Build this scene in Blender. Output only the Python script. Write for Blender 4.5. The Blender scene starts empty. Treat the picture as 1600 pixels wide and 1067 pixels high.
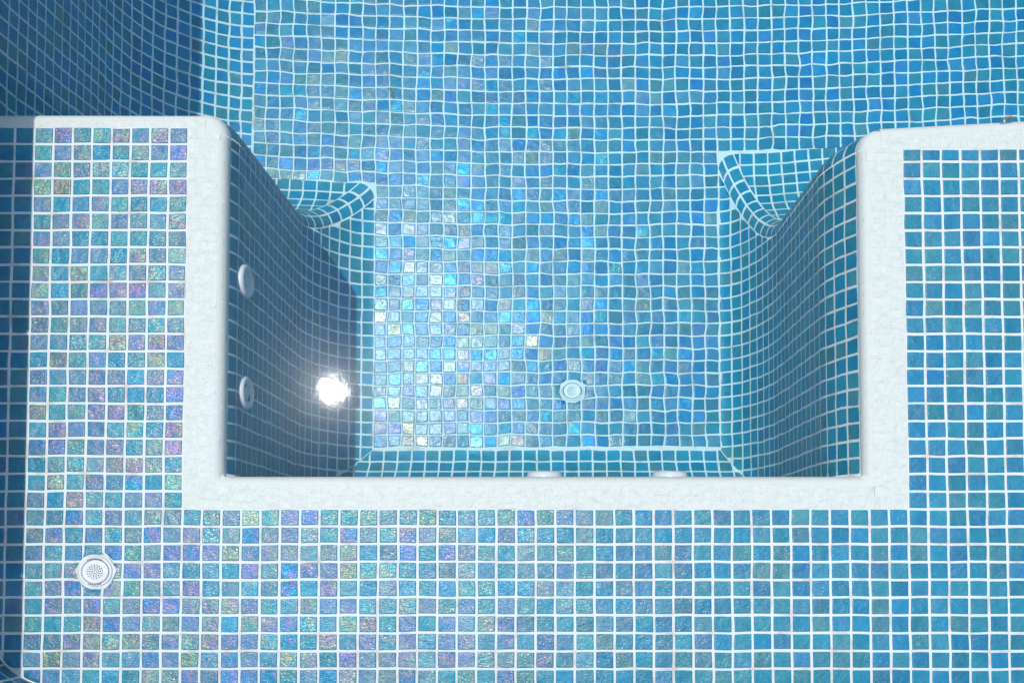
import bpy, math, random
import numpy as np
random.seed(4)
rng = np.random.RandomState(7)
C = bpy.context.scene

# ------------------------------------------------------------------ camera
H, TILT = 2.3, math.radians(2.4)
cam_d = bpy.data.cameras.new('camera')
cam = bpy.data.objects.new('camera', cam_d)
C.collection.objects.link(cam)
C.camera = cam
cam.location = (0, 0, H)
cam.rotation_euler = (TILT, 0, 0)
cam_d.sensor_fit = 'HORIZONTAL'
cam_d.sensor_width = 36.0
cam_d.lens = 36.0 * 1426 / 1600
cam_d.shift_x = (800 - 845) / 1600
cam_d.shift_y = (805 - 533.5) / 1600
cam_d.clip_start = 0.05
cam_d.clip_end = 500

# ------------------------------------------------------------------ world and sun
SUN = (-0.160, 0.200, 1.0)
SUN_EL = math.atan2(1.0, math.hypot(SUN[0], SUN[1]))
w = bpy.data.worlds.new('World')
C.world = w
w.use_nodes = True
nt = w.node_tree
bg = nt.nodes['Background']
sky = nt.nodes.new('ShaderNodeTexSky')
sky.sky_type = 'NISHITA'
sky.sun_disc = False
sky.sun_elevation = SUN_EL
sky.sun_rotation = math.atan2(SUN[0], SUN[1])
sky.air_density = 2.2
sky.dust_density = 0.6
sky.ozone_density = 1.2
nt.links.new(sky.outputs[0], bg.inputs[0])
bg.inputs[1].default_value = 0.15
sd = bpy.data.lights.new('sun', 'SUN')
sun = bpy.data.objects.new('sun', sd)
C.collection.objects.link(sun)
sd.energy = 2.0
sd.angle = math.radians(0.53)
sd.color = (1.0, 0.95, 0.87)
from mathutils import Vector
sun.rotation_euler = Vector(SUN).to_track_quat('Z', 'Y').to_euler()
sun.location = Vector(SUN) * 20

C.view_settings.view_transform = 'Standard'
C.view_settings.look = 'None'
C.view_settings.gamma = 1
C.view_settings.use_curve_mapping = False
C.view_settings.exposure = 0.33
C.render.engine = 'CYCLES'
C.cycles.use_denoising = True
C.cycles.max_bounces = 12
C.cycles.diffuse_bounces = 7
C.cycles.transparent_max_bounces = 12
C.cycles.sample_clamp_indirect = 4
C.cycles.caustics_reflective = False
C.cycles.caustics_refractive = False

# ------------------------------------------------------------------ helpers
def tag(o, label=None, cat=None, group=None, kind=None):
    if label: o['label'] = label
    if cat: o['category'] = cat
    if group: o['group'] = group
    if kind: o['kind'] = kind
    return o

def empty(name, loc=(0, 0, 0)):
    o = bpy.data.objects.new(name, None)
    o.empty_display_size = 0.05
    o.location = loc
    C.collection.objects.link(o)
    return o

def N(t, kind, **kw):
    n = t.nodes.new(kind)
    for k, v in kw.items():
        if k in n.inputs:
            n.inputs[k].default_value = v
        else:
            setattr(n, k, v)
    return n

def newmat(name):
    m = bpy.data.materials.new(name)
    m.use_nodes = True
    t = m.node_tree
    return m, t, t.nodes['Principled BSDF'], t.links.new

def math_n(t, op, a, b=None, c=None, clamp=False):
    n = t.nodes.new('ShaderNodeMath')
    n.operation = op
    n.use_clamp = clamp
    for i, v in enumerate((a, b, c)):
        if v is None: continue
        if hasattr(v, 'is_linked') or hasattr(v, 'links'):
            t.links.new(v, n.inputs[i])
        else:
            n.inputs[i].default_value = v
    return n.outputs[0]

# ------------------------------------------------------------------ materials
def glass_tile_material(name, pearl, crinkle, coat, rough, val, ior, ccr, crough, film):
    """pearl: how strong the metal-oxide film is; crinkle: depth of the pressed texture"""
    m, t, b, L = newmat(name)
    at = N(t, 'ShaderNodeAttribute', attribute_name='tile_rnd')
    sep = N(t, 'ShaderNodeSeparateColor')
    L(at.outputs['Color'], sep.inputs[0])
    r1, r2, r3 = sep.outputs
    geo = N(t, 'ShaderNodeNewGeometry')
    off = N(t, 'ShaderNodeVectorMath', operation='SCALE')
    L(at.outputs['Color'], off.inputs[0]); off.inputs['Scale'].default_value = 13.0
    pos = N(t, 'ShaderNodeVectorMath', operation='ADD')
    L(geo.outputs['Position'], pos.inputs[0]); L(off.outputs[0], pos.inputs[1])
    n1 = N(t, 'ShaderNodeTexNoise', Scale=26.0, Detail=5.0, Roughness=0.6)
    L(pos.outputs[0], n1.inputs['Vector'])
    n2 = N(t, 'ShaderNodeTexNoise', Scale=420.0, Detail=3.0, Roughness=0.7)
    L(pos.outputs[0], n2.inputs['Vector'])
    # hue: mostly deep aqua, some cobalt, some greyed green
    ramp = N(t, 'ShaderNodeValToRGB')
    e = ramp.color_ramp.elements
    e[0].position = 0.0; e[0].color = (0.008, 0.180, 0.43, 1)
    e[1].position = 1.0; e[1].color = (0.050, 0.215, 0.270, 1)
    for p, c in ((0.14, (0.008, 0.200, 0.385, 1)), (0.34, (0.008, 0.208, 0.368, 1)), (0.62, (0.009, 0.216, 0.335, 1)), (0.86, (0.018, 0.225, 0.305, 1))):
        x = e.new(p); x.color = c
    hue = math_n(t, 'ADD', r1, math_n(t, 'MULTIPLY', math_n(t, 'SUBTRACT', n1.outputs[0], 0.5), 0.55), clamp=True)
    L(hue, ramp.inputs[0])
    # value variation, cloudy and speckled
    v = math_n(t, 'ADD', val, math_n(t, 'MULTIPLY', n1.outputs[0], 0.7))
    v = math_n(t, 'ADD', v, math_n(t, 'MULTIPLY', math_n(t, 'SUBTRACT', n2.outputs[0], 0.5), 1.0))
    v = math_n(t, 'ADD', v, math_n(t, 'MULTIPLY', math_n(t, 'SUBTRACT', r3, 0.5), 0.30))
    mul = N(t, 'ShaderNodeVectorMath', operation='SCALE')
    L(ramp.outputs[0], mul.inputs[0]); L(v, mul.inputs['Scale'])
    L(mul.outputs[0], b.inputs['Base Color'])
    b.inputs['IOR'].default_value = ior
    L(math_n(t, 'ADD', rough, math_n(t, 'MULTIPLY', r3, 0.14)), b.inputs['Roughness'])
    n3 = N(t, 'ShaderNodeTexNoise', Scale=34.0, Detail=3.0)
    L(pos.outputs[0], n3.inputs['Vector'])
    th = math_n(t, 'ADD', math_n(t, 'MULTIPLY', r2, 110.0), math_n(t, 'MULTIPLY', n3.outputs[0], 150.0))
    th = math_n(t, 'ADD', th, film)
    L(th, b.inputs['Thin Film Thickness'])
    amt = math_n(t, 'POWER', math_n(t, 'FRACT', math_n(t, 'MULTIPLY', r1, 7.31)), 1.5)
    if pearl > 0.3:
        # sun sheen put into the film: pearl raised towards the left arm
        sx = N(t, 'ShaderNodeSeparateXYZ')
        L(geo.outputs['Position'], sx.inputs[0])
        sheen_ramp = N(t, 'ShaderNodeMapRange', interpolation_type='SMOOTHSTEP')
        sheen_ramp.inputs['From Min'].default_value = 0.75
        sheen_ramp.inputs['From Max'].default_value = -0.9
        sheen_ramp.inputs['To Min'].default_value = 0.25
        sheen_ramp.inputs['To Max'].default_value = 1.0
        L(sx.outputs[0], sheen_ramp.inputs['Value'])
        amt = math_n(t, 'MULTIPLY', math_n(t, 'ADD', math_n(t, 'MULTIPLY', amt, 0.7), 0.3), sheen_ramp.outputs[0])
    L(math_n(t, 'ADD', ior + 0.02, math_n(t, 'MULTIPLY', amt, pearl)), b.inputs['Thin Film IOR'])
    b.inputs['Coat Weight'].default_value = coat
    b.inputs['Coat IOR'].default_value = 1.3
    b.inputs['Coat Roughness'].default_value = crough
    # crinkled surface
    n4 = N(t, 'ShaderNodeTexNoise', Scale=185.0, Detail=2.5, Roughness=0.6, Distortion=0.6)
    mp = N(t, 'ShaderNodeMapping')
    mp.inputs['Rotation'].default_value = (0, 0, 0.7)
    mp.inputs['Scale'].default_value = (0.7, 1.5, 1.0)
    L(pos.outputs[0], mp.inputs['Vector'])
    L(mp.outputs[0], n4.inputs['Vector'])
    n5 = N(t, 'ShaderNodeTexNoise', Scale=36.0, Detail=1.0)
    L(pos.outputs[0], n5.inputs['Vector'])
    hgt = math_n(t, 'ADD', n4.outputs[0], math_n(t, 'MULTIPLY', n5.outputs[0], 1.6))
    bp = N(t, 'ShaderNodeBump', Strength=1.0, Distance=crinkle)
    L(hgt, bp.inputs['Height'])
    L(bp.outputs[0], b.inputs['Normal'])
    bc = N(t, 'ShaderNodeBump', Strength=1.0, Distance=ccr)
    L(hgt, bc.inputs['Height'])
    L(bc.outputs[0], b.inputs['Coat Normal'])
    return m

def grout_material():
    m, t, b, L = newmat('white_grout')
    geo = N(t, 'ShaderNodeNewGeometry')
    n1 = N(t, 'ShaderNodeTexNoise', Scale=14.0, Detail=6.0, Roughness=0.65)
    L(geo.outputs['Position'], n1.inputs['Vector'])
    ramp = N(t, 'ShaderNodeValToRGB')
    e = ramp.color_ramp.elements
    e[0].position = 0.33; e[0].color = (0.62, 0.56, 0.49, 1)
    e[1].position = 0.48; e[1].color = (0.80, 0.81, 0.79, 1)
    L(n1.outputs[0], ramp.inputs[0])
    L(ramp.outputs[0], b.inputs['Base Color'])
    b.inputs['Roughness'].default_value = 0.75
    n2 = N(t, 'ShaderNodeTexNoise', Scale=260.0, Detail=3.0)
    L(geo.outputs['Position'], n2.inputs['Vector'])
    bp = N(t, 'ShaderNodeBump', Strength=0.6, Distance=0.0008)
    L(n2.outputs[0], bp.inputs['Height']); L(bp.outputs[0], b.inputs['Normal'])
    return m

def white_tile_material():
    m, t, b, L = newmat('white_glass_tile')
    at = N(t, 'ShaderNodeAttribute', attribute_name='tile_rnd')
    sep = N(t, 'ShaderNodeSeparateColor')
    L(at.outputs['Color'], sep.inputs[0])
    geo = N(t, 'ShaderNodeNewGeometry')
    n1 = N(t, 'ShaderNodeTexNoise', Scale=30.0, Detail=5.0, Roughness=0.6)
    L(geo.outputs['Position'], n1.inputs['Vector'])
    k = math_n(t, 'ADD', math_n(t, 'MULTIPLY', sep.outputs[0], 0.5), math_n(t, 'MULTIPLY', n1.outputs[0], 0.7), clamp=True)
    mix = N(t, 'ShaderNodeMix', data_type='RGBA')
    L(k, mix.inputs[0])
    mix.inputs[6].default_value = (0.77, 0.80, 0.74, 1)
    mix.inputs[7].default_value = (0.82, 0.83, 0.775, 1)
    L(mix.outputs[2], b.inputs['Base Color'])
    b.inputs['Roughness'].default_value = 0.6
    n2 = N(t, 'ShaderNodeTexNoise', Scale=48.0, Detail=6.0, Roughness=0.62, Distortion=0.9)
    L(geo.outputs['Position'], n2.inputs['Vector'])
    bp = N(t, 'ShaderNodeBump', Strength=1.0, Distance=0.0065)
    L(n2.outputs[0], bp.inputs['Height']); L(bp.outputs[0], b.inputs['Normal'])
    return m

def plain(name, col, rough, bump=0.0, scale=40.0, var=0.0):
    m, t, b, L = newmat(name)
    geo = N(t, 'ShaderNodeNewGeometry')
    n1 = N(t, 'ShaderNodeTexNoise', Scale=scale, Detail=6.0, Roughness=0.65)
    L(geo.outputs['Position'], n1.inputs['Vector'])
    s = N(t, 'ShaderNodeVectorMath', operation='SCALE')
    s.inputs[0].default_value = col
    L(math_n(t, 'ADD', 1 - var / 2, math_n(t, 'MULTIPLY', n1.outputs[0], var)), s.inputs['Scale'])
    L(s.outputs[0], b.inputs['Base Color'])
    b.inputs['Roughness'].default_value = rough
    if bump:
        bp = N(t, 'ShaderNodeBump', Strength=0.6, Distance=bump)
        L(n1.outputs[0], bp.inputs['Height']); L(bp.outputs[0], b.inputs['Normal'])
    return m

def water_material():
    m = bpy.data.materials.new('pool_water')
    m.use_nodes = True
    t = m.node_tree
    L = t.links.new
    t.nodes.remove(t.nodes['Principled BSDF'])
    out = t.nodes['Material Output']
    geo = N(t, 'ShaderNodeNewGeometry')
    n1 = N(t, 'ShaderNodeTexNoise', Scale=14.0, Detail=5.0, Roughness=0.62, Distortion=0.4)
    L(geo.outputs['Position'], n1.inputs['Vector'])
    bp = N(t, 'ShaderNodeBump', Strength=1.0, Distance=0.00013)
    L(n1.outputs[0], bp.inputs['Height'])
    fr = N(t, 'ShaderNodeFresnel', IOR=1.333)
    L(bp.outputs[0], fr.inputs['Normal'])
    tr = N(t, 'ShaderNodeBsdfTransparent')
    # capillary ripples at three scales
    g0 = N(t, 'ShaderNodeBsdfGlossy', Roughness=0.02)
    g1 = N(t, 'ShaderNodeBsdfGlossy', Roughness=0.033)
    g2 = N(t, 'ShaderNodeBsdfGlossy', Roughness=0.17)
    for g in (g0, g1, g2): L(bp.outputs[0], g.inputs['Normal'])
    gm = N(t, 'ShaderNodeMixShader', Fac=0.16)
    L(g0.outputs[0], gm.inputs[1]); L(g1.outputs[0], gm.inputs[2])
    gn = N(t, 'ShaderNodeMixShader', Fac=0.05)
    L(gm.outputs[0], gn.inputs[1]); L(g2.outputs[0], gn.inputs[2])
    ms = N(t, 'ShaderNodeMixShader')
    L(fr.outputs[0], ms.inputs[0]); L(tr.outputs[0], ms.inputs[1]); L(gn.outputs[0], ms.inputs[2])
    L(ms.outputs[0], out.inputs['Surface'])
    va = N(t, 'ShaderNodeVolumeAbsorption', Density=1.0)
    va.inputs['Color'].default_value = (0.80, 0.958, 0.990, 1)
    L(va.outputs[0], out.inputs['Volume'])
    return m

M_TILE = glass_tile_material('iridescent_glass_tile', 0.19, 0.00065, 0.26, 0.17, 0.74, 1.33, 0.00035, 0.14, 55.0)
M_DECK = glass_tile_material('pearly_glass_tile', 0.35, 0.0020, 0.95, 0.28, 0.76, 1.35, 0.0013, 0.17, 165.0)
M_WALL = glass_tile_material('wall_glass_tile', 0.10, 0.0007, 0.0, 0.25, 0.84, 1.20, 0.0003, 0.2, 100.0)
M_GROUT = grout_material()
M_WHITE = white_tile_material()
M_PLASTIC = plain('white_plastic', (0.80, 0.81, 0.82), 0.35, 0.0004, 90, 0.06)
M_BUFF = plain('off_white_grout', (0.77, 0.77, 0.72), 0.8, 0.0006, 50, 0.12)
M_HOLE = plain('dark_hole', (0.03, 0.035, 0.04), 0.8)
M_STONE = plain('coping_stone', (0.55, 0.50, 0.44), 0.7, 0.002, 30, 0.3)
M_PAVE = plain('paving', (0.42, 0.38, 0.33), 0.8, 0.003, 12, 0.3)
M_STUCCO = plain('stucco', (0.72, 0.70, 0.66), 0.9, 0.003, 60, 0.1)
M_TWIG = plain('dry_leaf', (0.42, 0.30, 0.13), 0.7, 0.001, 60, 0.5)

# ------------------------------------------------------------------ smooth random field used to make hand-laid tiles wander
_tab = rng.rand(4, 256, 256) * 2 - 1
def field(k, x, y):
    xi = np.floor(x).astype(int); yi = np.floor(y).astype(int)
    fx = x - xi; fy = y - yi
    fx = fx * fx * (3 - 2 * fx); fy = fy * fy * (3 - 2 * fy)
    T = _tab[k]
    a = T[xi & 255, yi & 255]; b = T[(xi + 1) & 255, yi & 255]
    c = T[xi & 255, (yi + 1) & 255]; d = T[(xi + 1) & 255, (yi + 1) & 255]
    return (a * (1 - fx) + b * fx) * (1 - fy) + (c * (1 - fx) + d * fx) * fy

def sstep(a, b, x):
    s = np.clip((x - a) / (b - a), 0, 1)
    return s * s * (3 - 2 * s)

def lay(P):
    """The rows of the deep floor were laid in a slight bow towards both sides."""
    x, y, z = P[..., 0], P[..., 1], P[..., 2]
    bow = 0.045 * np.log1p(np.exp((x - 0.75) * 5)) / 5 + 0.05 * np.log1p(np.exp((-0.35 - x) * 5)) / 5
    k = sstep(0.75, 1.35, y) * sstep(0.1, -0.7, z)
    Q = P.copy()
    Q[..., 1] = y + bow * k
    return Q

PX, PY, PW = 0.0495, 0.0445, 0.0445
GAP = 0.0058
TH = 0.0018
LV6 = np.array([-1, -0.965, -0.89, -0.83, 0.0, 0.83, 0.89, 0.965, 1.0])
LV4 = np.array([-1, -0.9, 0.9, 1.0])

class Builder:
    def __init__(self):
        self.v = []; self.f = []; self.c = []; self.m = []; self.n = 0
    def add(self, V, F, col, mat):
        """V (n,3), F (k,4), col (k,3)"""
        self.v.append(V); self.f.append(F + self.n); self.c.append(col)
        self.m.append(np.full(len(F), mat, dtype=np.int32)); self.n += len(V)
    def build(self, name, mats, parent=None):
        V = np.concatenate(self.v); F = np.concatenate(self.f)
        Cc = np.concatenate(self.c); Mi = np.concatenate(self.m)
        me = bpy.data.meshes.new(name)
        me.vertices.add(len(V)); me.vertices.foreach_set('co', V.astype(np.float32).ravel())
        me.loops.add(F.size); me.loops.foreach_set('vertex_index', F.astype(np.int32).ravel())
        me.polygons.add(len(F))
        me.polygons.foreach_set('loop_start', np.arange(0, F.size, 4, dtype=np.int32))
        me.polygons.foreach_set('material_index', Mi)
        me.polygons.foreach_set('use_smooth', np.ones(len(F), dtype=bool))
        a = me.attributes.new('tile_rnd', 'FLOAT_COLOR', 'FACE')
        a.data.foreach_set('color', np.concatenate([Cc, np.ones((len(Cc), 1))], 1).astype(np.float32).ravel())
        me.update(calc_edges=True)
        for mt in mats: me.materials.append(mt)
        o = bpy.data.objects.new(name, me)
        C.collection.objects.link(o)
        if parent: o.parent = parent
        return o

def normals(fn, u, v, flip):
    e = 2e-4
    a = fn(u + e, v) - fn(u - e, v)
    b = fn(u, v + e) - fn(u, v - e)
    n = np.cross(a, b)
    l = np.linalg.norm(n, axis=-1, keepdims=True)
    n = n / np.maximum(l, 1e-12)
    return -n if flip else n

def tiles(B, fn, cells, mat=0, gap=GAP, th=TH, wob=0.0012, lo=None, hi=None, flip=False, low=False, clip=None, hue=(0, 1), round_=0.014, wl=0.055, cutg=0.45):
    """Lay pillow-shaped tiles on the surface fn(u, v); cells = [[u0,u1,v0,v1], ...] in metres.
    lo(v)/hi(v) bound u (cut tiles at mitres); clip(u,v,P) moves points out of fittings."""
    cells = np.asarray(cells, float)
    if len(cells) == 0: return
    if lo is not None or hi is not None:
        vm = (cells[:, 2] + cells[:, 3]) / 2
        a, b = cells[:, 0].copy(), cells[:, 1].copy()
        if lo is not None: a = np.maximum(a, lo(vm))
        if hi is not None: b = np.minimum(b, hi(vm))
        cells = cells[(b - a) > 0.009]
        if len(cells) == 0: return
    n = len(cells)
    LV = LV4 if low else LV6
    K = len(LV)
    A, Bv = np.meshgrid(LV, LV, indexing='ij')
    ring = np.maximum(abs(A), abs(Bv))
    hgt = np.where(ring > 0.99, -0.0004, np.where(ring > 0.895, th * 0.78, th))
    ra = A * (1 - round_ * Bv ** 4); rb = Bv * (1 - round_ * A ** 4)
    jit = rng.uniform(-1, 1, (n, 4)) * 0.0007
    u0 = cells[:, 0] + gap / 2 + jit[:, 0]; u1 = cells[:, 1] - gap / 2 + jit[:, 1]
    v0 = cells[:, 2] + gap / 2 + jit[:, 2]; v1 = cells[:, 3] - gap / 2 + jit[:, 3]
    uc, us = (u0 + u1) / 2, (u1 - u0) / 2
    vc, vs = (v0 + v1) / 2, (v1 - v0) / 2
    U = uc[:, None, None] + us[:, None, None] * ra
    V = vc[:, None, None] + vs[:, None, None] * rb
    o = wob
    U2 = U + o * field(0, U / wl + 50, V / wl + 50) + 0.5 * o * field(2, U / (wl * 4) + 9, V / (wl * 4) + 9) + 0.35 * o * field(2, U / (wl * .3) + 9, V / (wl * .3))
    V2 = V + o * field(1, U / wl + 50, V / wl + 50) + 0.5 * o * field(3, U / (wl * 4) + 9, V / (wl * 4) + 9) + 0.35 * o * field(3, U / (wl * .3) + 9, V / (wl * .3))
    if lo is not None: U2 = np.maximum(U2, lo(V2) + gap * cutg)
    if hi is not None: U2 = np.minimum(U2, hi(V2) - gap * cutg)
    if clip is not None: U2, V2 = clip(U2, V2)
    P = fn(U2, V2)
    Nn = normals(fn, U2, V2, flip)
    tx = rng.uniform(-1, 1, (n, 2)) * 0.0007 * th / 0.0018
    hh = hgt[None] + (ring < 0.99)[None] * (A[None] * tx[:, :1, None] + Bv[None] * tx[:, 1:, None])
    P = lay(P + Nn * hh[..., None])
    idx = np.arange(n * K * K).reshape(n, K, K)
    q = np.stack([idx[:, :-1, :-1], idx[:, 1:, :-1], idx[:, 1:, 1:], idx[:, :-1, 1:]], -1).reshape(-1, 4)
    if flip: q = q[:, ::-1]
    col = rng.rand(n, 3)
    col[:, 0] = hue[0] + (hue[1] - hue[0]) * col[:, 0]
    col = np.repeat(col, (K - 1) ** 2, axis=0)
    B.add(P.reshape(-1, 3), q, col, mat)

def sheet(B, fn, us, vs, mat=1, lo=None, hi=None, flip=False, dz=0.0):
    U, V = np.meshgrid(us, vs, indexing='ij')
    if lo is not None: U = np.maximum(U, lo(V))
    if hi is not None: U = np.minimum(U, hi(V))
    P = fn(U, V)
    if dz: P = P + normals(fn, U, V, flip) * dz
    P = lay(P)
    a, b = U.shape
    idx = np.arange(a * b).reshape(a, b)
    q = np.stack([idx[:-1, :-1], idx[1:, :-1], idx[1:, 1:], idx[:-1, 1:]], -1).reshape(-1, 4)
    if flip: q = q[:, ::-1]
    B.add(P.reshape(-1, 3), q, np.full((len(q), 3), 0.5), mat)

def grid(u0, u1, pu, v0, v1, pv):
    nu, nv = int(round((u1 - u0) / pu)), int(round((v1 - v0) / pv))
    return [[u0 + i * pu, u0 + (i + 1) * pu, v0 + j * pv, v0 + (j + 1) * pv] for i in range(nu) for j in range(nv)]

def span(a, b, step):
    n = max(2, int(math.ceil(abs(b - a) / step)) + 1)
    return np.linspace(a, b, n)

# ------------------------------------------------------------------ plan of the pool (metres, ledge level z = 0)
XL, XR, YB = -0.806, 0.818, 0.196         # pit edges: left, right, near
YFL, YFR = 1.131, 1.093                   # ends of the two ledge arms
D = 0.94                                  # deep floor
XW, XE, YN, YFAR = -1.40, 2.35, -0.337, 4.4
ZC = 0.22                                 # underside of coping
TL, TR, TB = -0.904, 0.9275, 0.113        # where the white edging starts
TTL, TTR = 1.092, 1.036
RB = 0.026                                # bullnose radius
RC = 0.055                                # plan radius of the free corners

def frontR(x): return YFR + 0.055 * np.maximum(x - 0.80, 0)

# wall profiles: parameter k -> offsets ox, oy and depth z
KS = np.linspace(0, 1, 161)
def profile(Rhx, Rhy, Rv, z0=-RB, bevel=0.0, bdep=0.10, bevy=0.0):
    Lst = (D - Rv) + z0
    kk = 0.62
    s = np.clip(KS / kk, 0, 1); ph = np.clip((KS - kk) / (1 - kk), 0, 1) * math.pi / 2
    z = z0 - Lst * s - Rv * np.sin(ph)
    bz = np.sin(np.clip((z0 - z) / bdep, 0, 1) * math.pi / 2)
    ox = bevel * np.minimum(bz, 1) + (Rhx - bevel) * (1 - np.cos(ph))
    oy = bevy * np.minimum(bz, 1) + (Rhy - bevy) * (1 - np.cos(ph))
    def arc(o):
        return np.concatenate([[0], np.cumsum(np.hypot(np.diff(o), np.diff(z)))])
    return dict(ox=ox, oy=oy, z=z, ax=arc(ox), ay=arc(oy), am=arc(np.hypot(ox, oy) * 0.8))
PL = profile(0.208, 0.190, 0.30, bevel=0.012, bdep=.06)
PR = profile(0.178, 0.345, 0.32, bevel=0.050, bdep=0.17)
PB = profile(0.174, 0.174, 0.30)
def pk(p, arc, q, w): return np.interp(w, p[arc], p[q])

# ================================================================== deep floor (structure)
fb = Builder()
flat = lambda z: (lambda u, v: np.stack([u, v, np.full_like(u, z)], -1))
XBL, XBR, YBB = XL + 0.208, XR - 0.178, YB + 0.174
YTL, YTR = YFL + 0.190, YFR + 0.345
XPW = XW + 0.36
rects = [(XPW, XE - .1, max(YTL, YTR), YFAR - .1), (XBL, XBR, YBB, YFAR - .1), (XPW, XBR, YTL, YFAR - .1), (XBL, XE - .1, YTR, YFAR - .1)]
def area(c): return max(0, c[1] - c[0]) * max(0, c[3] - c[2])
near_c, far_c = [], []
gx0, gy0 = -0.5945 - 11 * PX - 0.004, 0.379 - 3 * PY
for i in range(70):
    for j in range(100):
        c = [gx0 + i * PX - 0.0, gx0 + (i + 1) * PX, gy0 + j * PY, gy0 + (j + 1) * PY]
        best = None
        for r in rects:
            k = [max(c[0], r[0]), min(c[1], r[1]), max(c[2], r[2]), min(c[3], r[3])]
            if k[1] - k[0] > 0.014 and k[3] - k[2] > 0.014 and (best is None or area(k) > area(best)): best = k
        if best: (near_c if best[2] < 2.15 and best[0] < 1.95 else far_c).append(best)
DRP = (0.112, 0.580)
def push_out(cx, cy, r, ry, ph=0.0):
    def f(U, V):
        dx, dy = U - cx, V - cy
        a = np.mod(np.arctan2(dy / ry, dx / r) - ph, math.pi / 3) - math.pi / 6
        d = np.sqrt((dx / r) ** 2 + (dy / ry) ** 2) * np.cos(a) / math.cos(math.pi / 6) + 1e-9
        k = np.where(d < 1, 1 / d, 1)
        return cx + dx * k, cy + dy * k
    return f
def drop(cells, cx, cy, r):
    return [c for c in cells if math.hypot((c[0] + c[1]) / 2 - cx, (c[2] + c[3]) / 2 - cy) > r]
near_c = drop(near_c, DRP[0], DRP[1], 0.020)
tiles(fb, flat(-D), near_c, hue=(0.08, 0.95), wob=0.0042, clip=push_out(DRP[0], DRP[1], 0.0535, 0.0485, math.pi / 2), gap=0.0053)
tiles(fb, flat(-D), far_c, wob=0.0042, low=True, gap=0.0053)
sheet(fb, flat(-D), span(XW, XE, .03), span(YB, YFAR, .03))
floor = fb.build('pool_floor', [M_TILE, M_GROUT])
tag(floor, 'deep pool floor of small iridescent blue glass tiles with white grout lines', 'pool floor', kind='structure')

# ================================================================== the U-shaped ledge
ledge = empty('tiled_ledge', (0.0, 0.0, 0.0))
tag(ledge, 'U-shaped underwater ledge of blue mosaic with a white mosaic edge round the deep pit', 'pool ledge')

# --- deck
db = Builder()
ARC = (-1.2035, -0.1415, 0.1935)           # rounded inner corner of the pool: cx, cy, r
def deck_clip(U, V):
    dx, dy = U - ARC[0], V - ARC[1]
    d = np.hypot(dx, dy)
    m = (dx < 0) & (dy < 0) & (d > ARC[2] - 0.004)
    k = np.where(m, (ARC[2] - 0.004) / np.maximum(d, 1e-6), 1)
    U, V = ARC[0] + dx * k, ARC[1] + dy * k
    return push_out(DRL[0], DRL[1], 0.0565, 0.0505, 0.0)(U, V)
DRL = (-1.119, -0.045)
cells = []
for i in range(-10, 66):
    x0 = TL + i * PX
    for j in range(-10, 22):
        y0 = TB + j * PY
        c = [x0, x0 + PX, y0, y0 + PY]
        if c[0] > XE: continue
        cxm, cym = x0 + PX / 2, y0 + PY / 2
        if TL < cxm < TR and cym > TB: continue
        if cxm > TR:
            if cym > TTR + .001 and c[2] > TTR - .01: continue
            c[3] = min(c[3], TTR)
        c[3] = min(c[3], TTL)
        if c[3] - c[2] < .012: continue
        if c[3] < YN: continue
        c[2] = max(c[2], YN - .004)
        if math.hypot(cxm - ARC[0], cym - ARC[1]) > ARC[2] + 0.004 and cxm < ARC[0] and cym < ARC[1]: continue
        cells.append(c)
cells = drop(cells, DRL[0], DRL[1], 0.022)
tiles(db, flat(0.0), cells, hue=(0.16, 0.95), wob=0.0011, clip=deck_clip, wl=0.06)
F0 = flat(0.0)
sheet(db, F0, np.array([XW - .03, TL]), np.array([YN - .03, TTL]))
sheet(db, F0, np.array([TL, TR]), np.array([YN - .03, TB]))
sheet(db, F0, np.array([TR, XE + .03]), np.array([YN - .03, TTR]))
db.build('deck', [M_DECK, M_GROUT], ledge)

# --- white edging: 3 small tiles wide, the outermost bent over the edge
wbd = Builder()
QX, QY = 0.0352, 0.0312
def edge_s(inner, s, total):
    """distance from the blue field -> (inset d from the face, drop z)"""
    flatlen = total - RB
    th_ = np.clip((s - flatlen) / RB, 0, math.pi / 2)
    d = np.where(s <= flatlen, total - s, RB - RB * np.sin(th_))
    z = np.where(s <= flatlen, 0.0, -(RB - RB * np.cos(th_)))
    return d, z
WL_, WR_, WB_ = XL - TL, TR - XR, YB - TB
def side_left(u, v):
    d, z = edge_s(0, v, WL_); return np.stack([XL - d, u, z], -1)
def side_right(u, v):
    d, z = edge_s(0, v, WR_); return np.stack([XR + d, u, z], -1)
def side_near(u, v):
    d, z = edge_s(0, v, WB_); return np.stack([u, YB - d, z], -1)
WTL, WTR = YFL - TTL, YFR - TTR
def top_left(u, v):
    d, z = edge_s(0, v, WTL); return np.stack([u, YFL - d, z], -1)
def top_right(u, v):
    wtot = WTR
    d, z = edge_s(0, v, wtot)
    s = d / wtot
    return np.stack([u, TTR + (frontR(u) - TTR) * (1 - s) , z], -1)
def din(total):
    return lambda v: edge_s(0, v, total)[0]
def rowcells(total, n, u0, u1, q):
    fl = total - RB
    arcl = RB * math.pi / 2
    edges = list(np.linspace(0, total - RB * 1.0, n)) + [fl + arcl]
    edges = [fl * i / (n - 1) for i in range(n)] + [fl + arcl]
    nu = int(round((u1 - u0) / q))
    q = (u1 - u0) / nu
    return [[u0 + i * q, u0 + (i + 1) * q, edges[j], edges[j + 1]] for i in range(nu) for j in range(n)], edges
def svals(total): return np.concatenate([np.array([0, total - RB - 1e-5, total - RB]), total - RB + RB * np.linspace(0.2, math.pi / 2, 8)])
kw = dict(mat=2, gap=0.0015, th=0.0003, wob=0.0016, round_=0.02, cutg=0.12)
dl, dr, dn, dtl, dtr = din(WL_), din(WR_), din(WB_), din(WTL), din(WTR)
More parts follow.
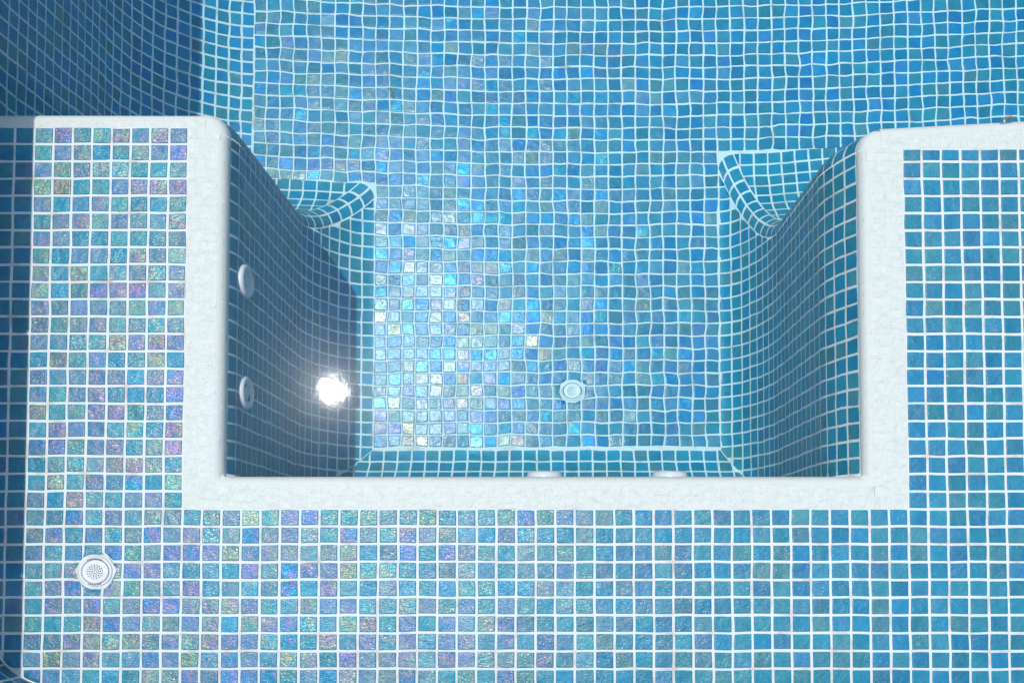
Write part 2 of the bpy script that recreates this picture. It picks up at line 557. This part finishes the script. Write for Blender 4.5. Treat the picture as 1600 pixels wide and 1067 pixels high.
for fn, tot, n, u0, u1, q, lo, hi, flip in (
    (side_left, WL_, 3, TB, YFL, QY, lambda v: np.where(v < WL_ - RB, TB, YB - dl(v)), lambda v: YFL - np.maximum(dl(v) * WTL / WL_ , RC) , True),
    (side_right, WR_, 3, TB, YFR, QY, lambda v: np.where(v < WR_ - RB, TB, YB - dr(v)), lambda v: YFR - np.maximum(dr(v) * WTR / WR_, RC), False),
    (side_near, WB_, 3, TL, TR, QX, lambda v: XL - np.minimum(dn(v), RB), lambda v: XR + np.minimum(dn(v), RB), False),
    (top_left, WTL, 2, XW, XL, QX, None, lambda v: XL - np.maximum(dtl(v) * WL_ / WTL, RC), False),
    (top_right, WTR, 2, XR, XE, QX, lambda v: XR + np.maximum(dtr(v) * WR_ / WTR, RC), None, False)):
    cs, ed = rowcells(tot, n, u0, u1, q)
    tiles(wbd, fn, cs, lo=lo, hi=hi, flip=flip, **kw)
    sheet(wbd, fn, span(u0, u1, .03), svals(tot), lo=lo, hi=hi, flip=flip)
# the two free corners
def corner(sx, cx, cy):
    def fn(u, v):   # u angle * RC, v radial distance from centre then over the nose
        a = u / RC
        fl = RC - RB
        th_ = np.clip((v - fl) / RB, 0, math.pi / 2)
        r = np.where(v <= fl, v, fl + RB * np.sin(th_))
        z = np.where(v <= fl, 0.0, -(RB - RB * np.cos(th_)))
        return np.stack([cx + sx * r * np.cos(a), cy + r * np.sin(a), z], -1)
    return fn
for sx, cx, cy in ((1, XL - RC, YFL - RC), (-1, XR + RC, YFR - RC)):
    fn = corner(sx, cx, cy)
    fl = RC - RB
    A2 = RC * math.pi / 2
    cs = [[A2 * i / 3, A2 * (i + 1) / 3, fl, fl + RB * math.pi / 2] for i in range(3)] + []
    tiles(wbd, fn, cs, flip=(sx > 0), **kw)
    sheet(wbd, fn, span(0, A2, .008), np.concatenate([[0.0005, fl], fl + RB * np.linspace(.2, math.pi / 2, 8)]), flip=(sx > 0))
    # the inner block of the corner
    x0, x1 = (TL, cx) if sx > 0 else (cx, TR)
    y1 = cy; y0 = TTL - 0.03 if sx > 0 else TTR
# flat infill patches under the corners
sheet(wbd, flat(0.0002), np.array([TL, XL - RC * .3]), np.array([TTL - .03, YFL - RC]), mat=2)
sheet(wbd, flat(0.0007), np.array([TL, XL - RC]), np.array([TTL - .03, YFL - RC * .35]), mat=2)
sheet(wbd, flat(0.0002), np.array([XR + RC * .3, TR]), np.array([TTR - .03, YFR - RC]), mat=2)
sheet(wbd, flat(0.0007), np.array([XR + RC, TR]), np.array([TTR - .03, YFR - RC * .35]), mat=2)
wbd.build('white_edging', [M_TILE, M_BUFF, M_WHITE], ledge)

# --- walls of the pit and the arm ends, with coves
wb = Builder()
def wallface(p, arc, off, place):
    return lambda u, v: place(u, pk(p, arc, off, v), pk(p, arc, 'z', v))
AQ = RC * math.pi / 2
specs = [
    # left wall (faces +x), u = y
    (PL, 'ax', 'ox', lambda u, o, z: np.stack([XL + o, u, z], -1), 0.0, YFL + .25, True,
     lambda v: YB + pk(PB, 'ay', 'oy', np.interp(pk(PL, 'ax', 'z', v), PB['z'][::-1], PB['ay'][::-1])),
     lambda v: YFL - RC + pk(PL, 'ax', 'oy', v), PY, TB),
    # right wall (faces -x)
    (PR, 'ax', 'ox', lambda u, o, z: np.stack([XR - o, u, z], -1), 0.0, YFR + .4, False,
     lambda v: YB + pk(PB, 'ay', 'oy', np.interp(pk(PR, 'ax', 'z', v), PB['z'][::-1], PB['ay'][::-1])),
     lambda v: YFR - RC + pk(PR, 'ax', 'oy', v), PY, TB),
    # near wall (faces +y), u = x
    (PB, 'ay', 'oy', lambda u, o, z: np.stack([u, YB + o, z], -1), XL, XR, False,
     lambda v: XL + np.interp(pk(PB, 'ay', 'z', v), PL['z'][::-1], PL['ox'][::-1]),
     lambda v: XR - np.interp(pk(PB, 'ay', 'z', v), PR['z'][::-1], PR['ox'][::-1]), PX, XL),
    # end of the left arm (faces +y)
    (PL, 'ay', 'oy', lambda u, o, z: np.stack([u, YFL + o, z], -1), XW, XL + .25, False,
     None, lambda v: XL - RC + pk(PL, 'ay', 'ox', v), PX, XW),
    # end of the right arm (faces +y)
    (PR, 'ay', 'oy', lambda u, o, z: np.stack([u, frontR(u) + o, z], -1), XR - .25, XE, False,
     lambda v: XR + RC - pk(PR, 'ay', 'ox', v), None, PX, XR - .2475),
]
for p, arc, off, place, u0, u1, flip, lo, hi, pu, ph0 in specs:
    fn = wallface(p, arc, off, place)
    Lw = p[arc][-1]
    nv = int(round(Lw / PW)); pv = Lw / nv
    a0 = ph0 + math.floor((u0 - ph0) / pu) * pu
    nu = int(math.ceil((u1 - a0) / pu))
    # rows counted from the floor upward
    cs = [[a0 + i * pu, a0 + (i + 1) * pu, j * pv, (j + 1) * pv] for i in range(nu) for j in range(nv)]
    tiles(wb, fn, cs, wob=0.0018, lo=lo, hi=hi, flip=flip, hue=(0.5, 1.0), gap=0.0052, th=0.0005)
    sheet(wb, fn, span(a0, a0 + nu * pu, .03), span(0, Lw, .012), lo=lo, hi=hi, flip=flip)
# convex corner bands
for sx, p, cx, cy in ((1, PL, XL - RC, YFL - RC), (-1, PR, XR + RC, YFR - RC)):
    def fn(u, v, p=p, sx=sx, cx=cx, cy=cy):
        a = u / RC
        ox, oy, z = pk(p, 'am', 'ox', v), pk(p, 'am', 'oy', v), pk(p, 'am', 'z', v)
        return np.stack([cx + sx * (ox + RC * np.cos(a)), cy + oy + RC * np.sin(a), z], -1)
    Lw = p['am'][-1]; nv = int(round(Lw / PW)); pv = Lw / nv
    cs = [[AQ * i / 2, AQ * (i + 1) / 2, j * pv, (j + 1) * pv] for i in range(2) for j in range(nv)]
    tiles(wb, fn, cs, wob=0.0016, flip=(sx > 0), hue=(0.45, 1.0), th=0.0009, gap=0.0068)
    sheet(wb, fn, span(0, AQ, .01), span(0, Lw, .012), flip=(sx > 0))
wb.build('pit_wall', [M_WALL, M_GROUT], ledge)

# ================================================================== outer pool walls
def outer_wall(name, label, parts):
    root = empty(name, (0, 0, 0))
    tag(root, label, 'pool wall')
    b = Builder()
    for fn, u0, u1, v0, v1, pu, flip, low, hue, lo in parts:
        nu, nv = int(round((u1 - u0) / pu)), max(1, int(round((v1 - v0) / PW)))
        pv = (v1 - v0) / nv
        cs = [[u0 + i * pu, u0 + (i + 1) * pu, v0 + j * pv, v0 + (j + 1) * pv] for i in range(nu) for j in range(nv)]
        tiles(b, fn, cs, wob=0.0028, gap=0.0060, th=0.0005, flip=flip, low=low, hue=hue, lo=lo)
        sheet(b, fn, span(u0, u1, .05 if fn is not arc_wall else .008), span(v0, v1, .02), flip=flip, lo=lo)
    b.build('tiled_face', [M_WALL, M_GROUT], root)
    return root

def deepprof(R):
    Ls = D - R + ZC
    La = R * math.pi / 2
    def f(v):
        a = np.clip((v - Ls) / R, 0, math.pi / 2)
        z = ZC - np.minimum(v, Ls) - R * np.sin(a)
        return R * (1 - np.cos(a)), z
    return f, Ls + La
f36, L36 = deepprof(0.36)
f20, L20 = deepprof(0.20)
def wl(u, v):
    o, z = f36(v); return np.stack([XW + o, u, z], -1)
def wl_top(u, v): return np.stack([np.full_like(u, XW), u, ZC - v], -1)
def arc_wall(u, v):
    a = math.pi + u / ARC[2]
    return np.stack([ARC[0] + ARC[2] * np.cos(a), ARC[1] + ARC[2] * np.sin(a), ZC - v], -1)
def near_wall(u, v): return np.stack([u, np.full_like(u, ARC[1] - ARC[2]), ZC - v], -1)
def wr(u, v):
    o, z = f20(v); return np.stack([XE - o, u, z], -1)
def wr_top(u, v): return np.stack([np.full_like(u, XE), u, ZC - v], -1)
def wfar(u, v):
    o, z = f20(v); return np.stack([u, YFAR - o, z], -1)
lw = outer_wall('pool_wall', 'shaded blue mosaic pool wall curving down to the floor beyond the left ledge', [
    (wl, YFL - .01, YFL - .01 + PY * 22, 0, L36, PY, True, False, (0.1, 1), None),
    (wl, YFL - .01 + PY * 22, YFAR, 0, L36, PY, True, True, (0.1, 1), None),
    (wl_top, ARC[1], YFL - .01, 0, ZC, PY, True, False, (0, 1), None),
    (arc_wall, 0, ARC[2] * math.pi / 2, 0, ZC, PX, False, False, (0, 1), None)])
nw = outer_wall('pool_wall', 'blue mosaic pool wall along the near side of the ledge', [
    (near_wall, ARC[0], XE, 0, ZC, PX, False, False, (0, 1), None)])
rw = outer_wall('pool_wall', 'blue mosaic pool wall to the right of the right ledge', [
    (wr, YFR + .05, YFAR, 0, L20, PY, False, True, (0, 1), None),
    (wr_top, YN, YFR + .05, 0, ZC, PY, False, True, (0, 1), None)])
fw = outer_wall('pool_wall', 'blue mosaic pool wall at the far end of the deep floor', [
    (wfar, XW, XE, 0, L20, PX, True, True, (0, 1), None)])

# coping: mitred stone strips with a rounded nose
def box_mesh(name, boxes, mat, parent=None, bevel=0.008):
    import bmesh
    bm = bmesh.new()
    for (x0, x1, y0, y1, z0, z1) in boxes:
        vs = [bm.verts.new(c) for c in ((x0, y0, z0), (x1, y0, z0), (x1, y1, z0), (x0, y1, z0), (x0, y0, z1), (x1, y0, z1), (x1, y1, z1), (x0, y1, z1))]
        for f in ((3, 2, 1, 0), (4, 5, 6, 7), (0, 1, 5, 4), (1, 2, 6, 5), (2, 3, 7, 6), (3, 0, 4, 7)):
            bm.faces.new([vs[k] for k in f])
    if bevel:
        bmesh.ops.bevel(bm, geom=bm.edges[:], offset=bevel, segments=3, affect='EDGES')
    me = bpy.data.meshes.new(name); bm.to_mesh(me); bm.free()
    me.materials.append(mat)
    o = bpy.data.objects.new(name, me); C.collection.objects.link(o)
    if parent: o.parent = parent
    return o
def run(a0, a1, step):
    n = max(1, int(round((a1 - a0) / step))); s = (a1 - a0) / n
    return [(a0 + i * s + .003, a0 + (i + 1) * s - .003) for i in range(n)]
CW = 0.34
yn = ARC[1] - ARC[2]
box_mesh('coping', [(XW - CW, XW + .0, a, b, ZC, ZC + .035) for a, b in run(yn - CW, YFAR + CW, .5)], M_STONE, lw)
box_mesh('coping', [(a, b, yn - CW, yn, ZC, ZC + .035) for a, b in run(XW + .003, XE - .003, .5)], M_STONE, nw)
box_mesh('coping', [(XE, XE + CW, a, b, ZC, ZC + .035) for a, b in run(yn - CW, YFAR + CW, .5)], M_STONE, rw)
box_mesh('coping', [(a, b, YFAR, YFAR + CW, ZC, ZC + .035) for a, b in run(XW + .003, XE - .003, .5)], M_STONE, fw)
BIG = 60
deck = box_mesh('terrace', [(-BIG, XW - CW, -BIG, BIG, ZC - .2, ZC + .03), (XE + CW, BIG, -BIG, BIG, ZC - .2, ZC + .03),
                (XW - CW, XE + CW, -BIG, yn - CW, ZC - .2, ZC + .03), (XW - CW, XE + CW, YFAR + CW, BIG, ZC - .2, ZC + .03)], M_PAVE, None, 0)
tag(deck, 'stone paved terrace round the pool', 'terrace', kind='structure')
# unseen wall added beside the ledge, sized to throw shade on its left rim
PT = 0.62
gw = empty('shade_wall', (XW - .2, 0, ZC))
tag(gw, 'low pale wall added out of view on the coping to shade the left ledge', 'wall')
def rel(o, root):
    o.location = -root.location
    return o
rel(box_mesh('wall_body', [(XW - .24, XW - .004, -3.0, 1.29, ZC + .036, PT - .04)], M_STUCCO, gw, 0.004), gw)
rel(box_mesh('wall_cap', [(XW - .26, XW, a, b, PT - .04, PT) for a, b in run(-3.02, 1.30, .6)], M_STONE, gw, 0.004), gw)

# ================================================================== fittings
def lathe(B, prof, n, M4, mat, sy=1.0, rot=0.0):
    """prof [(r, z)] about local z; M4 maps local -> world"""
    prof = np.array(prof, float)
    a = np.linspace(0, 2 * math.pi, n, endpoint=False)
    a = a + rot
    P = np.stack([prof[:, 0:1] * np.cos(a), prof[:, 0:1] * np.sin(a) * sy, np.repeat(prof[:, 1:2], n, 1)], -1)
    k = len(prof)
    idx = np.arange(k * n).reshape(k, n)
    nx = np.roll(idx, -1, axis=1)
    q = np.stack([idx[:-1], nx[:-1], nx[1:], idx[1:]], -1).reshape(-1, 4)[:, ::-1]
    P = P.reshape(-1, 3) @ M4[:3, :3].T + M4[:3, 3]
    B.add(P, q, np.full((len(q), 3), .5), mat)
def mobj(name, prof, n, mat, parent, sy=1.0, rot=0.0):
    b = Builder(); lathe(b, prof, n, np.eye(4), 0, sy, rot)
    return b.build(name, [mat], parent)

def outlet(loc, label, R, rot):
    root = empty('floor_outlet', loc)
    root.rotation_euler = (0, 0, 0)
    tag(root, label, 'outlet', 'round white outlets set in the tiles')
    s = 0.89
    mr = mobj('mortar_ring', [(R * .9, .0017), (R * 1.12, .0017), (R * 1.23, .0012), (R * 1.30, -.001)], 6, M_GROUT, root, s, rot)
    mobj('flange', [(R * .80, .0032), (R * .82, .0052), (R * .88, .0060), (R * .97, .0048), (R, .001), (R, -.001)], 64, M_PLASTIC, root, s)
    mobj('cover', [(0.0002, .0062), (R * .50, .0062), (R * .56, .0066), (R * .585, .0058), (R * .61, .0054), (R * .64, .0060), (R * .74, .0056), (R * .765, .0046), (R * .765, .002)], 64, M_PLASTIC, root, s)
    mobj('joint', [(R * .75, .0026), (R * .83, .0026)], 64, M_HOLE, root, s)
    b = Builder()
    for k, (n, rr) in enumerate(((4, .10), (9, .21), (13, .32), (17, .43))):
        for i in range(n):
            a = 2 * math.pi * i / n + k * .3 + rot
            M4 = np.eye(4); M4[0, 3] = R * rr * math.cos(a); M4[1, 3] = R * rr * math.sin(a) * s; M4[2, 3] = .0068
            lathe(b, [(0.0001, 0), (R * .036, 0)], 8, M4, 0)
    b.build('hole_ring', [M_HOLE], root)
    # two curved key slots
    for a0, a1 in ((1.05, 2.15), (4.25, 5.2)):
        b = Builder()
        aa = np.linspace(a0 + rot, a1 + rot, 14)
        P = np.concatenate([np.stack([R * r * np.cos(aa), R * r * np.sin(aa) * s, np.full_like(aa, .0064)], -1) for r in (.83, .875)])
        q = np.array([[i, i + 1, i + 15, i + 14] for i in range(13)])[:, ::-1]
        b.add(P, q, np.full((13, 3), .5), 0)
        b.build('key_slot', [M_HOLE], root)
    return root
outlet((DRL[0], DRL[1], 0.0), 'white round perforated outlet sunk in the left ledge tiles, in full sun', 0.0435, 0.0)
outlet((DRP[0], DRP[1], -D), 'white round perforated outlet in the middle of the deep pit floor', 0.0400, math.pi / 2)

def jet(loc, axis, label, R, slots, depth=0.013):
    root = empty('wall_jet', loc)
    # local z -> axis
    root.rotation_euler = Vector(axis).to_track_quat('Z', 'Y').to_euler()
    tag(root, label, 'jet nozzle', 'round white jets in the pit walls')
    mobj('flange', [(R * .66, depth * .62), (R * .72, depth * .92), (R * .84, depth), (R * .95, depth * .72), (R, depth * .3), (R, -.012)], 64, M_PLASTIC, root)
    mobj('face', [(0.0002, depth * .5), (R * .34, depth * .5), (R * .40, depth * .35), (R * .60, depth * .38), (R * .67, depth * .6)], 48, M_PLASTIC, root)
    if slots:
        b = Builder()
        for a0, a1 in ((.3, 1.5), (2.1, 2.9), (3.6, 4.6)):
            aa = np.linspace(a0, a1, 12)
            P = np.concatenate([np.stack([R * r * np.cos(aa), R * r * np.sin(aa), np.full_like(aa, depth * .5)], -1) for r in (.42, .54)])
            b.add(P, np.array([[i, i + 1, i + 13, i + 12] for i in range(11)])[:, ::-1], np.full((11, 3), .5), 0)
        b.build('slot', [M_HOLE], root)
    else:
        mobj('nozzle', [(R * .10, depth * .2), (R * .12, depth * .66), (R * .20, depth * .66), (R * .24, depth * .5)], 32, M_PLASTIC, root)
    return root
xw = lambda z: XL + float(np.interp(z, PL['z'][::-1], PL['ox'][::-1]))
jet((xw(-.115), 0.727, -0.115), (1, 0, 0.05), 'white round jet high on the shaded left pit wall, farther from the near wall', 0.045, False)
jet((xw(-.13), 0.430, -0.13), (1, 0, 0.05), 'white round slotted jet on the shaded left pit wall, closer to the sun glint', 0.045, True)
jet((0.010, YB, -0.115), (0, 1, 0.05), 'white jet rim peeping over the near pit edge, left one of that pair', 0.048, True, 0.022)
jet((0.342, YB, -0.115), (0, 1, 0.05), 'white jet rim peeping over the near pit edge, right one of that pair', 0.048, True, 0.022)

# a dry leaf blade and a crumb of debris lying in the pool
def blade(name, label, cat, pts, wd, th):
    b = Builder()
    pts = np.array(pts, float)
    n = len(pts)
    d = np.gradient(pts, axis=0); d /= np.linalg.norm(d, axis=1, keepdims=True)
    side = np.stack([-d[:, 1], d[:, 0], 0 * d[:, 0]], -1)
    ww = wd * np.sin(np.linspace(.35, math.pi - .25, n))[:, None]
    up = np.array([0, 0, 1.0])
    ring = [pts + side * ww, pts + up * th, pts - side * ww, pts - up * th * .2]
    V = np.stack(ring, 1).reshape(-1, 3)
    q = [[i * 4 + k, i * 4 + (k + 1) % 4, (i + 1) * 4 + (k + 1) % 4, (i + 1) * 4 + k] for i in range(n - 1) for k in range(4)]
    q += [[0, 3, 2, 1], [(n - 1) * 4 + k for k in range(4)]]
    c0 = pts.mean(0)
    b.add(V - c0, np.array(q), np.full((len(q), 3), .5), 0)
    o = b.build(name, [M_TWIG]); o.location = c0
    tag(o, label, cat)
    return o
zf = -D + .004
blade('dry_leaf', 'thin tan leaf blade lying across a grout line of the far deep floor', 'leaf',
      [(-.548, 1.684, zf), (-.543, 1.672, zf + .002), (-.537, 1.656, zf + .003), (-.531, 1.643, zf)], .0042, .0016)
blade('dry_leaf', 'small brown scrap of leaf caught on the front edge of the right ledge', 'leaf',
      [(1.18, 1.109, .006), (1.19, 1.113, .009), (1.203, 1.115, .010), (1.216, 1.114, .006)], .004, .003)

# ================================================================== water
zt, zb = 0.12, -D - 0.15
x0, x1, y0, y1 = XW - .05, XE + .05, yn - .05, YFAR + .05
# gentle swell added, its slope chosen to put the sun glint in place
GX, GY = -0.4975, 0.4235               # where the glint stands
def swell(x, y):
    return zt - 0.0082 * (np.sin((x - GX) * 2.9) * 1.46 - np.sin((y - GY) * 2.9) * -0.46)
xs, ys = np.linspace(x0, x1, 90), np.linspace(y0, y1, 110)
X, Y = np.meshgrid(xs, ys, indexing='ij')
wbld = Builder()
top = np.stack([X, Y, swell(X, Y)], -1)
nx_, ny_ = X.shape
idx = np.arange(nx_ * ny_).reshape(nx_, ny_)
rim = np.concatenate([idx[:, 0], idx[-1, 1:], idx[-2::-1, -1], idx[0, -2:0:-1]])
V = top.reshape(-1, 3)
Vb = V[rim].copy(); Vb[:, 2] = zb
cen = np.array([[(x0 + x1) / 2, (y0 + y1) / 2, zb]])
V = np.concatenate([V, Vb, cen])
q = np.stack([idx[:-1, :-1], idx[1:, :-1], idx[1:, 1:], idx[:-1, 1:]], -1).reshape(-1, 4).tolist()
nb = nx_ * ny_; nr = len(rim)
faces = [tuple(f) for f in q]
for i in range(nr):
    j = (i + 1) % nr
    faces.append((int(rim[i]), nb + i, nb + j, int(rim[j])))
    faces.append((nb + i, nb + nr, nb + j))
me = bpy.data.meshes.new('water')
me.from_pydata(V.tolist(), [], faces)
me.polygons.foreach_set('use_smooth', [k < len(q) for k in range(len(faces))])
me.update()
me.materials.append(water_material())
wo = bpy.data.objects.new('water', me); C.collection.objects.link(wo)
tag(wo, 'clear still pool water with one blazing sun glint', 'water', kind='structure')
